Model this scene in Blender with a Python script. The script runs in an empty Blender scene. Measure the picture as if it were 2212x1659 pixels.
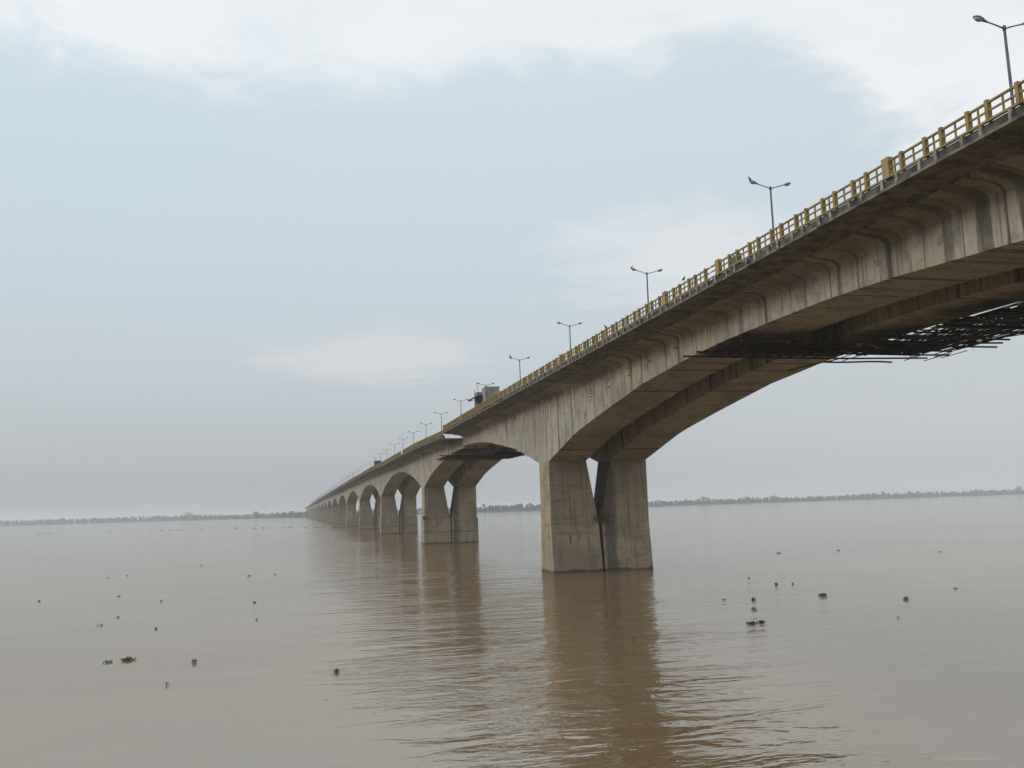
import bpy, bmesh, math, random
from mathutils import Vector, Matrix, noise
R = math.radians
random.seed(7)
scn = bpy.context.scene
COL = scn.collection

# ------------------------------------------------------------------ camera
cam_d = bpy.data.cameras.new("camera"); cam = bpy.data.objects.new("camera", cam_d); COL.objects.link(cam)
cam_d.sensor_fit = 'HORIZONTAL'; cam_d.sensor_width = 36.0; cam_d.lens = 1960.64/2212*36.0
cam_d.clip_start = 0.5; cam_d.clip_end = 40000
r_ = Vector((0.97261296, -0.23036651, -0.03090781)); u_ = Vector((-0.00128415, -0.13830026, 0.99038951)); b_ = Vector((-0.23242713, -0.96322599, -0.13480845))
cam.matrix_world = Matrix(((r_.x, u_.x, b_.x, 0), (r_.y, u_.y, b_.y, 0), (r_.z, u_.z, b_.z, 8.593), (0, 0, 0, 1)))
scn.camera = cam

# ------------------------------------------------------------------ light
SUN_EL, SUN_AZ = R(20), R(-93)          # azimuth from +Y towards +X : soft sun from the left of the river
world = bpy.data.worlds.new("World"); scn.world = world; world.use_nodes = True
def build_world():
    nt = world.node_tree; N = nt.nodes; L = nt.links; N.clear()
    out = N.new('ShaderNodeOutputWorld'); bg = N.new('ShaderNodeBackground'); bg.inputs['Strength'].default_value = 0.1
    sky = N.new('ShaderNodeTexSky'); sky.sky_type = 'NISHITA'; sky.sun_disc = False
    sky.sun_elevation = SUN_EL; sky.sun_rotation = SUN_AZ; sky.dust_density = 4.0; sky.air_density = 1.2
    tc = N.new('ShaderNodeTexCoord')
    def m(op, a, b=None, c=None, cl=False):
        n = N.new('ShaderNodeMath'); n.operation = op; n.use_clamp = cl
        for i, v in enumerate((a, b, c)):
            if v is None: continue
            if isinstance(v, (int, float)): n.inputs[i].default_value = v
            else: L.new(v, n.inputs[i])
        return n.outputs[0]
    def ss(v, a, b):
        n = N.new('ShaderNodeMapRange'); n.interpolation_type = 'SMOOTHSTEP'; L.new(v, n.inputs[0])
        n.inputs[1].default_value = a; n.inputs[2].default_value = b; return n.outputs[0]
    def mix(f, a, b):
        n = N.new('ShaderNodeMix'); n.data_type = 'RGBA'
        if isinstance(f, (int, float)): n.inputs[0].default_value = f
        else: L.new(f, n.inputs[0])
        for i, v in ((6, a), (7, b)):
            if isinstance(v, tuple): n.inputs[i].default_value = (*v, 1)
            else: L.new(v, n.inputs[i])
        return n.outputs[2]
    sp = N.new('ShaderNodeSeparateXYZ'); L.new(tc.outputs['Generated'], sp.inputs[0])
    x, y, z = sp.outputs
    el = m('MULTIPLY', m('ARCSINE', z), 57.2958)
    az = m('MULTIPLY', m('ARCTAN2', x, y), 57.2958)
    # plane projection of the cloud deck
    zz = m('MAXIMUM', z, 0.06)
    cv = N.new('ShaderNodeCombineXYZ'); L.new(m('DIVIDE', x, zz), cv.inputs[0]); L.new(m('DIVIDE', y, zz), cv.inputs[1])
    def noi(scale, det, rough, vec, dist=0.0):
        n = N.new('ShaderNodeTexNoise'); n.inputs['Scale'].default_value = scale; n.inputs['Detail'].default_value = det
        n.inputs['Roughness'].default_value = rough; n.inputs['Distortion'].default_value = dist; L.new(vec, n.inputs['Vector']); return n.outputs[0]
    n1 = noi(0.9, 7, .55, cv.outputs[0], .4)
    n2 = noi(3.2, 6, .6, cv.outputs[0], .6)
    n3 = noi(0.33, 3, .5, cv.outputs[0])
    hz = N.new('ShaderNodeValToRGB')      # clear hazy air, by elevation
    cr = hz.color_ramp; cr.interpolation = 'B_SPLINE'; cr.elements[0].position = 0; cr.elements[0].color = (.385, .41, .43, 1)
    cr.elements[1].position = 1; cr.elements[1].color = (.60, .70, .78, 1)
    for p, c in ((.035, (.435, .465, .49, 1)), (.09, (.52, .57, .61, 1)), (.17, (.54, .635, .71, 1)), (.27, (.59, .70, .785, 1)), (.36, (.63, .74, .83, 1))):
        e = cr.elements.new(p); e.color = c
    L.new(m('DIVIDE', m('MAXIMUM', el, 0), 90), hz.inputs[0])
    # warm grey haze tint to the right (towards the bright bank of cloud)
    base = mix(m('MULTIPLY', ss(az, 0, 45), .35), hz.outputs[0], (.62, .66, .68))
    # high white cloud: lower edge near 26 deg, dropping to the right
    edge = m('SUBTRACT', 26.2, m('MULTIPLY', ss(az, 26, 44), 7.5))
    wob = m('ADD', m('MULTIPLY', m('SUBTRACT', n1, .5), 13.0), m('MULTIPLY', m('SUBTRACT', n2, .5), 7.0))
    d = m('ADD', m('SUBTRACT', el, edge), wob)
    c1 = ss(d, -1.7, 2.3)
    c1 = m('MULTIPLY', c1, m('ADD', .50, m('MULTIPLY', n2, .82)), cl=True)
    col = mix(c1, base, (.84, .865, .88))
    def puff(a0, e0, sa, se, amt, color, col, k=1.2):
        da = m('DIVIDE', m('SUBTRACT', az, a0), sa); de = m('DIVIDE', m('SUBTRACT', el, e0), se)
        rr = m('SQRT', m('ADD', m('MULTIPLY', da, da), m('MULTIPLY', de, de)))
        rr = m('ADD', rr, m('ADD', m('MULTIPLY', m('SUBTRACT', n1, .5), k), m('MULTIPLY', m('SUBTRACT', n2, .5), .9)))
        return mix(m('MULTIPLY', ss(rr, 1.05, .25), amt), col, color)
    col = puff(5.3, 9.6, 8.5, 2.2, .6, (.70, .695, .69), col, .9)
    col = puff(25.5, 15.2, 11, 4.2, .75, (.78, .79, .80), col)
    col = puff(38, 9, 14, 6, .35, (.50, .53, .55), col)
    col = puff(-10, 19, 12, 4.5, .35, (.55, .665, .755), col)
    # broad uneven veil
    col = mix(m('MULTIPLY', m('MULTIPLY', ss(n3, .35, .7), .25), ss(el, 8, 16)), col, (.60, .66, .70))
    sc = N.new('ShaderNodeVectorMath'); sc.operation = 'SCALE'; L.new(col, sc.inputs[0]); sc.inputs['Scale'].default_value = 10.0
    fin = mix(.08, sc.outputs[0], sky.outputs[0])
    L.new(fin, bg.inputs['Color']); L.new(bg.outputs[0], out.inputs['Surface'])
build_world()
sd = bpy.data.lights.new("sun", 'SUN'); sd.energy = 0.95; sd.angle = R(18); sd.color = (1, .95, .86)
so = bpy.data.objects.new("sun", sd); COL.objects.link(so)
sv = Vector((math.sin(SUN_AZ)*math.cos(SUN_EL), math.cos(SUN_AZ)*math.cos(SUN_EL), math.sin(SUN_EL)))
so.rotation_euler = sv.to_track_quat('Z', 'Y').to_euler()
scn.render.engine = 'CYCLES'
scn.view_settings.view_transform = 'Standard'; scn.view_settings.look = 'None'
scn.view_settings.exposure = 0.14; scn.view_settings.gamma = 1.0; scn.view_settings.use_curve_mapping = False
scn.cycles.max_bounces = 6; scn.cycles.volume_bounces = 1; scn.cycles.caustics_reflective = False; scn.cycles.caustics_refractive = False

# ------------------------------------------------------------------ helpers
class MB:
    def __init__(s): s.v = []; s.f = []; s.m = []
    def add(s, vs, fs, mi=0):
        o = len(s.v); s.v += [tuple(v) for v in vs]; s.f += [tuple(i+o for i in f) for f in fs]; s.m += [mi]*len(fs)
    def box(s, x0, x1, y0, y1, z0, z1, mi=0):
        s.add([(x0,y0,z0),(x1,y0,z0),(x1,y1,z0),(x0,y1,z0),(x0,y0,z1),(x1,y0,z1),(x1,y1,z1),(x0,y1,z1)],
              [(0,3,2,1),(4,5,6,7),(0,1,5,4),(1,2,6,5),(2,3,7,6),(3,0,4,7)], mi)
    def rings(s, rings, cap=True, mi=0, closed=True):
        n = len(rings[0]); o = len(s.v)
        for r in rings: s.v += [tuple(p) for p in r]
        for i in range(len(rings)-1):
            for j in range(n if closed else n-1):
                a = o+i*n+j; b = o+i*n+(j+1) % n
                s.f.append((a, b, b+n, a+n)); s.m.append(mi)
        if cap:
            s.f.append(tuple(o+j for j in range(n))[::-1]); s.m.append(mi)
            s.f.append(tuple(o+(len(rings)-1)*n+j for j in range(n))); s.m.append(mi)
    def tube(s, pts, rad, n=8, mi=0):
        pts = [Vector(p) for p in pts]; rs = []
        if not isinstance(rad, (list, tuple)): rad = [rad]*len(pts)
        for i, p in enumerate(pts):
            t = (pts[min(i+1, len(pts)-1)]-pts[max(i-1, 0)]).normalized()
            a = t.cross(Vector((0, 0, 1)) if abs(t.z) < .9 else Vector((1, 0, 0))).normalized(); b = t.cross(a)
            rs.append([p+(a*math.cos(2*math.pi*k/n)+b*math.sin(2*math.pi*k/n))*rad[i] for k in range(n)])
        s.rings(rs, mi=mi)
    def build(s, name, mats, parent=None, smooth=False, loc=None):
        me = bpy.data.meshes.new(name); me.from_pydata(s.v, [], s.f)
        if not isinstance(mats, (list, tuple)): mats = [mats]
        for m in mats: me.materials.append(m)
        if len(mats) > 1: me.polygons.foreach_set('material_index', s.m)
        bm = bmesh.new(); bm.from_mesh(me); bmesh.ops.recalc_face_normals(bm, faces=bm.faces); bm.to_mesh(me); bm.free()
        if smooth: me.polygons.foreach_set('use_smooth', [True]*len(me.polygons))
        o = bpy.data.objects.new(name, me); COL.objects.link(o)
        if parent: o.parent = parent
        if loc: o.location = loc
        return o
def empty(name, loc=(0, 0, 0)):
    o = bpy.data.objects.new(name, None); COL.objects.link(o); o.location = loc; o.empty_display_size = .5; return o
def tag(o, label=None, cat=None, group=None, kind=None):
    if label: o['label'] = label
    if cat: o['category'] = cat
    if group: o['group'] = group
    if kind: o['kind'] = kind
    return o
def inst(src, parent=None, loc=None):
    c = src.copy(); COL.objects.link(c); c.parent = parent
    if loc is not None: c.location = loc
    return c
def copy_tree(root, loc):
    c = inst(root, None, loc)
    for ch in list(root.children):
        d = inst(ch, c)
        for g in list(ch.children): inst(g, d)
    return c
def lerp(tab, x):
    if x <= tab[0][0]: return tab[0][1]
    for (a, b), (c, d) in zip(tab, tab[1:]):
        if x <= c: return b+(d-b)*(x-a)/(c-a)
    return tab[-1][1]

# ------------------------------------------------------------------ materials
class NT:
    def __init__(s, name):
        s.mat = bpy.data.materials.new(name); s.mat.use_nodes = True; s.t = s.mat.node_tree; s.N = s.t.nodes; s.L = s.t.links
        s.bsdf = s.N['Principled BSDF']; g = s.N.new('ShaderNodeNewGeometry'); s.pos = g.outputs['Position']; s.nor = g.outputs['Normal']
        sp = s.N.new('ShaderNodeSeparateXYZ'); s.L.new(s.pos, sp.inputs[0]); s.x, s.y, s.z = sp.outputs
    def m(s, op, a, b=None, c=None, cl=False):
        n = s.N.new('ShaderNodeMath'); n.operation = op; n.use_clamp = cl
        for i, v in enumerate((a, b, c)):
            if v is None: continue
            if isinstance(v, (int, float)): n.inputs[i].default_value = v
            else: s.L.new(v, n.inputs[i])
        return n.outputs[0]
    def ss(s, v, a, b, lo=0, hi=1):
        n = s.N.new('ShaderNodeMapRange'); n.interpolation_type = 'SMOOTHSTEP'
        for i, q in enumerate((v, a, b, lo, hi)):
            if isinstance(q, (int, float)): n.inputs[i].default_value = q
            else: s.L.new(q, n.inputs[i])
        return n.outputs[0]
    def vec(s, sx, sy, sz, src=None):
        n = s.N.new('ShaderNodeVectorMath'); n.operation = 'MULTIPLY'; s.L.new(src or s.pos, n.inputs[0]); n.inputs[1].default_value = (sx, sy, sz); return n.outputs[0]
    def noi(s, scale, det=4, rough=.55, vec=None, dist=0):
        n = s.N.new('ShaderNodeTexNoise'); n.inputs['Scale'].default_value = scale; n.inputs['Detail'].default_value = det
        n.inputs['Roughness'].default_value = rough; n.inputs['Distortion'].default_value = dist; s.L.new(vec or s.pos, n.inputs['Vector']); return n.outputs[0]
    def mix(s, f, a, b):
        n = s.N.new('ShaderNodeMix'); n.data_type = 'RGBA'
        if isinstance(f, (int, float)): n.inputs[0].default_value = f
        else: s.L.new(f, n.inputs[0])
        for i, v in ((6, a), (7, b)):
            if isinstance(v, tuple): n.inputs[i].default_value = (*v, 1)
            else: s.L.new(v, n.inputs[i])
        return n.outputs[2]
    def bump(s, h, dist, strength=1):
        n = s.N.new('ShaderNodeBump'); n.inputs['Strength'].default_value = strength; n.inputs['Distance'].default_value = dist
        s.L.new(h, n.inputs['Height']); s.L.new(n.outputs[0], s.bsdf.inputs['Normal'])
    def fin(s, col, rough=.85, spec=.3, metal=0):
        if isinstance(col, tuple): s.bsdf.inputs['Base Color'].default_value = (*col, 1)
        else: s.L.new(col, s.bsdf.inputs['Base Color'])
        if isinstance(rough, (int, float)): s.bsdf.inputs['Roughness'].default_value = rough
        else: s.L.new(rough, s.bsdf.inputs['Roughness'])
        s.bsdf.inputs['Specular IOR Level'].default_value = spec; s.bsdf.inputs['Metallic'].default_value = metal
        return s.mat

def girder_concrete():
    k = NT('weathered_girder_concrete')
    big = k.noi(.12, 5, .6); fine = k.noi(2.2, 5, .65)
    streak = k.noi(1.0, 5, .6, k.vec(1.6, 1.6, .07)); streak2 = k.noi(1.0, 4, .6, k.vec(3.6, 3.6, .11))
    warm = k.noi(.07, 3, .5, k.vec(1, 1, .3))
    base = k.mix(k.ss(warm, .36, .64), (.40, .38, .335), (.405, .355, .28))
    base = k.mix(k.m('MULTIPLY', k.ss(big, .40, .62), .5), base, (.235, .215, .185))
    base = k.mix(k.m('MULTIPLY', k.ss(fine, .50, .75), .28), base, (.24, .22, .19))
    mot = k.noi(.55, 8, .72, k.vec(1, 1, .7))
    base = k.mix(k.m('MULTIPLY', k.ss(mot, .49, .60), .6), base, (.17, .155, .135))
    mou = k.m('MULTIPLY', k.ss(k.noi(.9, 7, .75), .56, .66), k.ss(k.noi(.11, 2), .42, .6))
    base = k.mix(k.m('MULTIPLY', mou, .75), base, (.075, .068, .06))
    # lighter efflorescence runs
    base = k.mix(k.m('MULTIPLY', k.ss(streak, .58, .72), .42), base, (.50, .49, .46))
    # long narrow dark runs
    base = k.mix(k.m('MULTIPLY', k.ss(streak2, .54, .62), .72), base, (.13, .12, .105))
    dr = k.m('MULTIPLY', k.ss(k.noi(1.0, 4, .7, k.vec(0, .95, .02)), .55, .62), k.ss(k.m('ADD', k.z, k.m('MULTIPLY', k.m('SUBTRACT', k.noi(1.0, 3, .6, k.vec(0, 1.1, .05)), .5), 9)), 19.6, 23.0))
    base = k.mix(k.m('MULTIPLY', dr, .78), base, (.10, .092, .08))
    # segment joints with water stains, one every 2.91 m
    wob = k.m('MULTIPLY', k.m('SUBTRACT', k.noi(.7, 3, .6), .5), .34)
    yy = k.m('ADD', k.y, wob)
    j = k.m('DIVIDE', k.m('SUBTRACT', yy, 66.6), 2.91); r = k.m('ROUND', j)
    f = k.m('MULTIPLY', k.m('ABSOLUTE', k.m('SUBTRACT', j, r)), 2.91)
    wn = k.N.new('ShaderNodeTexWhiteNoise'); wn.noise_dimensions = '1D'; k.L.new(r, wn.inputs['W']); w = wn.outputs['Value']
    w3 = k.m('POWER', w, 4.0)
    width = k.m('ADD', .05, k.m('MULTIPLY', w3, .38))
    st = k.m('MULTIPLY', k.ss(f, k.m('MULTIPLY', width, .55), width, 1, 0), k.m('ADD', .10, k.m('MULTIPLY', k.m('POWER', w, 1.3), .85)))
    for s0, ww in ((38.55, .42), (36.0, .5), (33.5, .25), (31.2, .4), (48.2, .17), (75.2, .26), (81.2, .16)):
        g = k.ss(k.m('ABSOLUTE', k.m('SUBTRACT', yy, s0)), ww*.8, ww*1.05, 1, 0)
        st = k.m('MAXIMUM', st, k.m('MULTIPLY', g, .8))
    fade = k.m('ADD', .5, k.m('MULTIPLY', k.ss(k.noi(.45, 4, .6, k.vec(1, 1, .8)), .35, .6), .5))
    st = k.m('MULTIPLY', st, fade)
    base = k.mix(st, base, (.06, .055, .05))
    # algae grime along the upper web with a ragged lower limit
    zt = k.m('ADD', k.z, k.m('MULTIPLY', k.m('SUBTRACT', k.noi(.55, 4, .65, k.vec(1, 1, .5)), .5), 3.4))
    grime = k.m('MULTIPLY', k.ss(zt, 21.9, 22.7), k.ss(k.noi(.09, 2, .5), .40, .60, .15, .62))
    base = k.mix(grime, base, (.13, .12, .105))
    # hairline joint groove + casting lines
    j2 = k.m('FRACT', k.m('DIVIDE', k.m('SUBTRACT', k.y, 65.145), 2.91))
    line = k.m('LESS_THAN', k.m('ABSOLUTE', k.m('SUBTRACT', j2, .5)), .016)
    base = k.mix(k.m('MULTIPLY', line, .75), base, (.09, .085, .075))
    k.bump(k.m('ADD', k.m('MULTIPLY', fine, .6), k.m('MULTIPLY', streak2, .5)), .03, .7)
    return k.fin(base, .9, .25)

def pier_concrete():
    k = NT('weathered_pier_concrete')
    big = k.noi(.16, 5, .6); fine = k.noi(1.6, 6, .65)
    v1 = k.noi(1.0, 5, .62, k.vec(2.2, 2.2, .09)); h1 = k.noi(1.0, 4, .6, k.vec(.35, .35, 1.7))
    base = k.mix(k.ss(big, .35, .65), (.41, .325, .225), (.29, .235, .17))
    base = k.mix(k.m('MULTIPLY', k.ss(fine, .48, .74), .30), base, (.20, .18, .15))
    base = k.mix(k.m('MULTIPLY', k.ss(v1, .48, .66), .62), base, (.13, .11, .088))
    base = k.mix(k.m('MULTIPLY', k.ss(h1, .50, .66), .55), base, (.17, .15, .125))
    # construction lifts every 1.45 m, faint and broken
    l = k.m('FRACT', k.m('DIVIDE', k.m('ADD', k.z, k.m('MULTIPLY', k.noi(.8), .12)), 1.45))
    ln = k.m('MULTIPLY', k.ss(k.m('ABSOLUTE', k.m('SUBTRACT', l, .5)), .010, .035, 1, 0), k.ss(k.noi(.5, 3), .42, .62))
    base = k.mix(k.m('MULTIPLY', ln, .45), base, (.10, .09, .08))
    pour = k.m('MULTIPLY', k.ss(k.m('ABSOLUTE', k.m('SUBTRACT', k.z, 6.25)), .02, .06, 1, 0), k.ss(k.noi(.7, 3), .35, .5))
    base = k.mix(k.m('MULTIPLY', pour, .7), base, (.09, .08, .07))
    # flood marks and wet foot
    zz = k.m('ADD', k.z, k.m('MULTIPLY', k.m('SUBTRACT', k.noi(.5, 4, .6), .5), .7))
    band = k.m('MULTIPLY', k.ss(k.m('ABSOLUTE', k.m('SUBTRACT', zz, 2.9)), .05, .30, 1, 0), k.ss(k.y, 150, 200, .12, .6))
    base = k.mix(band, base, (.10, .085, .07))
    base = k.mix(k.ss(zz, 2.6, 3.0, .22, 0), base, (.25, .20, .145))
    base = k.mix(k.ss(zz, .10, .50, .85, 0), base, (.06, .05, .042))
    # elongated impact scar on the nearest shaft
    dx = k.m('DIVIDE', k.m('SUBTRACT', k.x, k.m('ADD', 34.95, k.m('MULTIPLY', k.noi(2.5), .12))), .10); dz_ = k.m('DIVIDE', k.m('SUBTRACT', k.z, 4.2), .62)
    sc = k.m('ADD', k.m('MULTIPLY', dx, dx), k.m('MULTIPLY', dz_, dz_))
    base = k.mix(k.m('MULTIPLY', k.m('MULTIPLY', k.ss(sc, .5, 1.3, 1, 0), k.m('LESS_THAN', k.y, 116)), .9), base, (.035, .028, .024))
    # dark run-off down the inner batter of the downstream shaft
    xw = k.m('ADD', k.x, k.m('MULTIPLY', k.m('SUBTRACT', k.noi(.5, 4, .6, k.vec(1, 1, .7)), .5), 1.4))
    run = k.m('MULTIPLY', k.ss(xw, 39.6, 39.9), k.ss(xw, 41.0, 41.6, 1, 0))
    base = k.mix(k.m('MULTIPLY', run, .72), base, (.07, .063, .055))
    k.bump(k.m('ADD', fine, k.m('MULTIPLY', v1, .6)), .03, .7)
    return k.fin(base, .9, .25)

def simple(name, c1, c2, sc=2.0, rough=.7, spec=.35, lo=.4, hi=.65, metal=0, det=5):
    k = NT(name); n = k.noi(sc, det, .6)
    return k.fin(k.mix(k.ss(n, lo, hi), c1, c2), rough, spec, metal)

M_girder = girder_concrete(); M_pier = pier_concrete()
M_slab = simple('grimy_slab_concrete', (.20, .185, .16), (.075, .07, .064), 1.3, .9, .2)
M_kerb = simple('stained_kerb_concrete', (.12, .115, .11), (.045, .043, .04), .9, .9, .2)
M_brk = simple('pale_bracket_concrete', (.34, .31, .27), (.12, .11, .10), 2.4, .9, .2, .42, .6)
M_asph = simple('asphalt', (.05, .05, .05), (.07, .068, .065), 3, .9)
M_ochre = simple('ochre_railing_paint', (.30, .215, .082), (.16, .125, .065), 2.6, .75, .25, .45, .72)
M_ochre_hi = simple('fresh_ochre_paint', (.34, .25, .095), (.24, .18, .08), 2.0, .7, .3)
M_pole = simple('painted_steel_pole', (.10, .12, .165), (.06, .075, .11), 3, .5, .4)
M_head = simple('grey_lamp_housing', (.36, .34, .34), (.24, .22, .23), 6, .5, .4)
M_glass = simple('dusty_lamp_bowl', (.50, .47, .43), (.34, .30, .28), 8, .25, .5)
M_bamb = simple('dark_timber', (.014, .011, .009), (.032, .024, .018), 2, .9, .2)  # near-black base colour for mats, joists and loose timbers
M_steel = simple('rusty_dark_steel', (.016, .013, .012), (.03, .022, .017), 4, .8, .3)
M_cable = simple('thin_steel_cable', (.09, .085, .08), (.06, .055, .05), 4, .6, .3)
M_bird = simple('black_feathers', (.018, .018, .02), (.05, .05, .055), 20, .6, .3)
M_cabin = simple('grey_cabin_panel', (.30, .29, .275), (.20, .195, .19), 1.4, .85, .2)
M_cabin2 = simple('pale_cabin_panel', (.42, .41, .39), (.31, .30, .285), 1.2, .85, .2)
M_tarp = simple('dark_tarpaulin', (.055, .04, .036), (.02, .017, .016), 2.5, .8, .2)
M_truck = simple('dark_truck_body', (.06, .06, .065), (.09, .07, .06), 2, .6)
M_tyre = simple('tyre_rubber', (.02, .02, .02), (.03, .03, .03), 5, .9)
M_teal = simple('teal_board', (.03, .20, .16), (.05, .26, .2), 2, .6)
M_white = simple('white_foam', (.75, .74, .70), (.6, .59, .55), 9, .6)
M_slot = simple('rusty_iron', (.07, .045, .03), (.03, .025, .02), 6, .9)

def leaf_mat(name, c1, c2, sc):
    k = NT(name); n = k.noi(sc, 4, .6); info = k.N.new('ShaderNodeObjectInfo')
    c = k.mix(k.ss(n, .35, .65), c1, c2)
    return k.fin(c, .6, .3)
M_hya = leaf_mat('water_hyacinth_leaf', (.045, .095, .022), (.09, .13, .04), 4)
M_hya2 = leaf_mat('dull_hyacinth_leaf', (.035, .070, .022), (.08, .10, .04), 4)
M_root = simple('pale_plant_stalk', (.20, .15, .07), (.12, .10, .05), 5, .8)
M_tree = leaf_mat('far_tree_leaf', (.020, .042, .024), (.042, .062, .034), .08)
M_tree2 = leaf_mat('dark_tree_leaf', (.022, .040, .018), (.045, .062, .028), .3)
M_bark = simple('tree_bark', (.10, .08, .06), (.06, .05, .04), 1, .9)
M_bank = simple('river_bank_soil', (.14, .13, .08), (.07, .10, .04), .02, .95)
M_bush = leaf_mat('wall_shrub_leaf', (.03, .06, .02), (.05, .09, .03), 3)

def water_mat():
    k = NT('muddy_river_water')
    # patches of stirred and of calm water
    patch = k.ss(k.noi(.020, 4, .6, k.vec(1, .55, 0), .6), .42, .62)
    patch2 = k.ss(k.noi(.11, 3, .6, k.vec(.6, 1.4, 0), .8), .38, .66)
    ctr = k.m('MINIMUM', k.m('ADD', 3.5, k.m('MULTIPLY', k.y, .30)), 34)
    near = k.ss(k.m('ABSOLUTE', k.m('SUBTRACT', k.x, ctr)), k.m('ADD', 2, k.m('MULTIPLY', k.y, .05)), k.m('ADD', 9, k.m('MULTIPLY', k.y, .2)), 1, .16)      # eddies shed by the bridge piers
    rip = k.noi(1.0, 3, .55, k.vec(.85, 1.7, 0), .8)
    rip2 = k.noi(1.0, 2, .5, k.vec(2.0, 4.6, 0), .4)
    swell = k.noi(1.0, 3, .55, k.vec(.17, .48, 0), .5)
    amp = k.m('MULTIPLY', k.m('ADD', .10, k.m('MULTIPLY', k.m('MULTIPLY', k.m('ADD', patch, .2), k.m('ADD', patch2, .2)), 1.15)), near)
    h = k.m('ADD', k.m('MULTIPLY', k.m('ADD', k.m('MULTIPLY', rip, .13), k.m('MULTIPLY', rip2, .06)), amp), k.m('MULTIPLY', k.m('MULTIPLY', swell, .24), k.m('ADD', .16, k.m('MULTIPLY', near, .84))))
    k.bump(h, 1.0, 1.0)
    mud = k.noi(.03, 4, .55, k.vec(.8, 1.6, 0), 1.2)
    c = k.mix(k.ss(mud, .34, .62), (.195, .130, .062), (.230, .160, .085))
    k.bsdf.inputs['IOR'].default_value = 3.0; k.bsdf.inputs['Specular Tint'].default_value = (1, .945, .885, 1)
    return k.fin(c, .07, .75)
M_water = water_mat()

# ------------------------------------------------------------------ river and far bank
YB0, YB1, XB0, XB1 = -380, 7800, -5800, 7800
wb = MB(); wb.add([(XB0, YB0, 0), (XB1, YB0, 0), (XB1, YB1, 0), (XB0, YB1, 0)], [(0, 1, 2, 3)])
tag(wb.build('river_water', M_water), kind='structure')
bankD = [(-34, 4000), (-16, 3650), (-8, 3300), (-2, 2550), (.8, 2300), (5, 2080), (11, 2000), (16, 2150), (22, 2480), (31, 2850), (43, 3600), (56, 4100)]
def bank_pt(az, extra=0):
    d = lerp(bankD, az)+extra; a = R(az); return Vector((math.sin(a)*d, math.cos(a)*d, 0))
bk = MB(); rows = []
azs = [-34+i*.5 for i in range(181)]
for a in azs:
    j = noise.noise(Vector((a*1.3, 0, 3)))*40
    p0 = bank_pt(a, j-4); p1 = bank_pt(a, j+4); p2 = bank_pt(a, j+25); p3 = bank_pt(a, 2800)
    rows.append([(p0.x, p0.y, -.6), (p1.x, p1.y, .9), (p2.x, p2.y, 1.6), (min(p3.x, XB1-50), min(p3.y, YB1-50), 2.5)])
bk.rings(rows, cap=False, closed=False)
tag(bk.build('river_bank', M_bank), kind='structure')

def crown(mb, c, rx, ry, rz, n, s, rnd, mi=0):
    # uneven crown: leaf-clump faces spread through several lobes
    lobes = [(Vector((0, 0, 0)), 1.0)]+[(Vector((rnd.uniform(-.6, .6)*rx, rnd.uniform(-.6, .6)*ry, rnd.uniform(-.45, .5)*rz)), rnd.uniform(.45, .7)) for _ in range(5)]
    for i in range(n):
        lc, lr = lobes[i % len(lobes)]
        while True:
            d = Vector((rnd.uniform(-1, 1), rnd.uniform(-1, 1), rnd.uniform(-1, 1)))
            if .2 < d.length <= 1: break
        d *= (.55+.45*rnd.random())/max(d.length, .5)
        p = Vector(c)+lc+Vector((d.x*rx*lr, d.y*ry*lr, d.z*rz*lr))
        a = Vector((rnd.gauss(0, 1), rnd.gauss(0, 1), rnd.gauss(0, 1))).normalized(); b = a.orthogonal().normalized()
        q = s*rnd.uniform(.6, 1.3); c2 = a.cross(b)
        mb.add([p+b*q, p+c2*q*.8, p-b*q, p-c2*q*.7], [(0, 1, 2, 3)], mi)
rnd = random.Random(11)
tl = MB(); a = -33.0
while a < 55:
    d = lerp(bankD, a); step = math.degrees(8.5/d)
    h0 = 12.2+3.4*noise.noise(Vector((a*.5, 1, 0)))+2.2*noise.noise(Vector((a*2.7, 5, 0)))
    for row in range(2):
        p = bank_pt(a+rnd.uniform(-.5, .5)*step, 14+row*34+rnd.uniform(-6, 8))
        h = max(4.5, h0*rnd.uniform(.75, 1.22)+row*2.2)
        if d > 3000: h *= 1.25
        rw = rnd.uniform(4.5, 8)
        crown(tl, (p.x, p.y, h*.47+1), rw, rw, h*.5, 40, 2.5, rnd); crown(tl, (p.x+3, p.y, 2.5), 7, 5, 2.6, 10, 2.6, rnd)
    a += step
tag(tl.build('far_treeline', M_tree), 'hazy belt of trees along the far river bank', 'treeline', kind='stuff')

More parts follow.
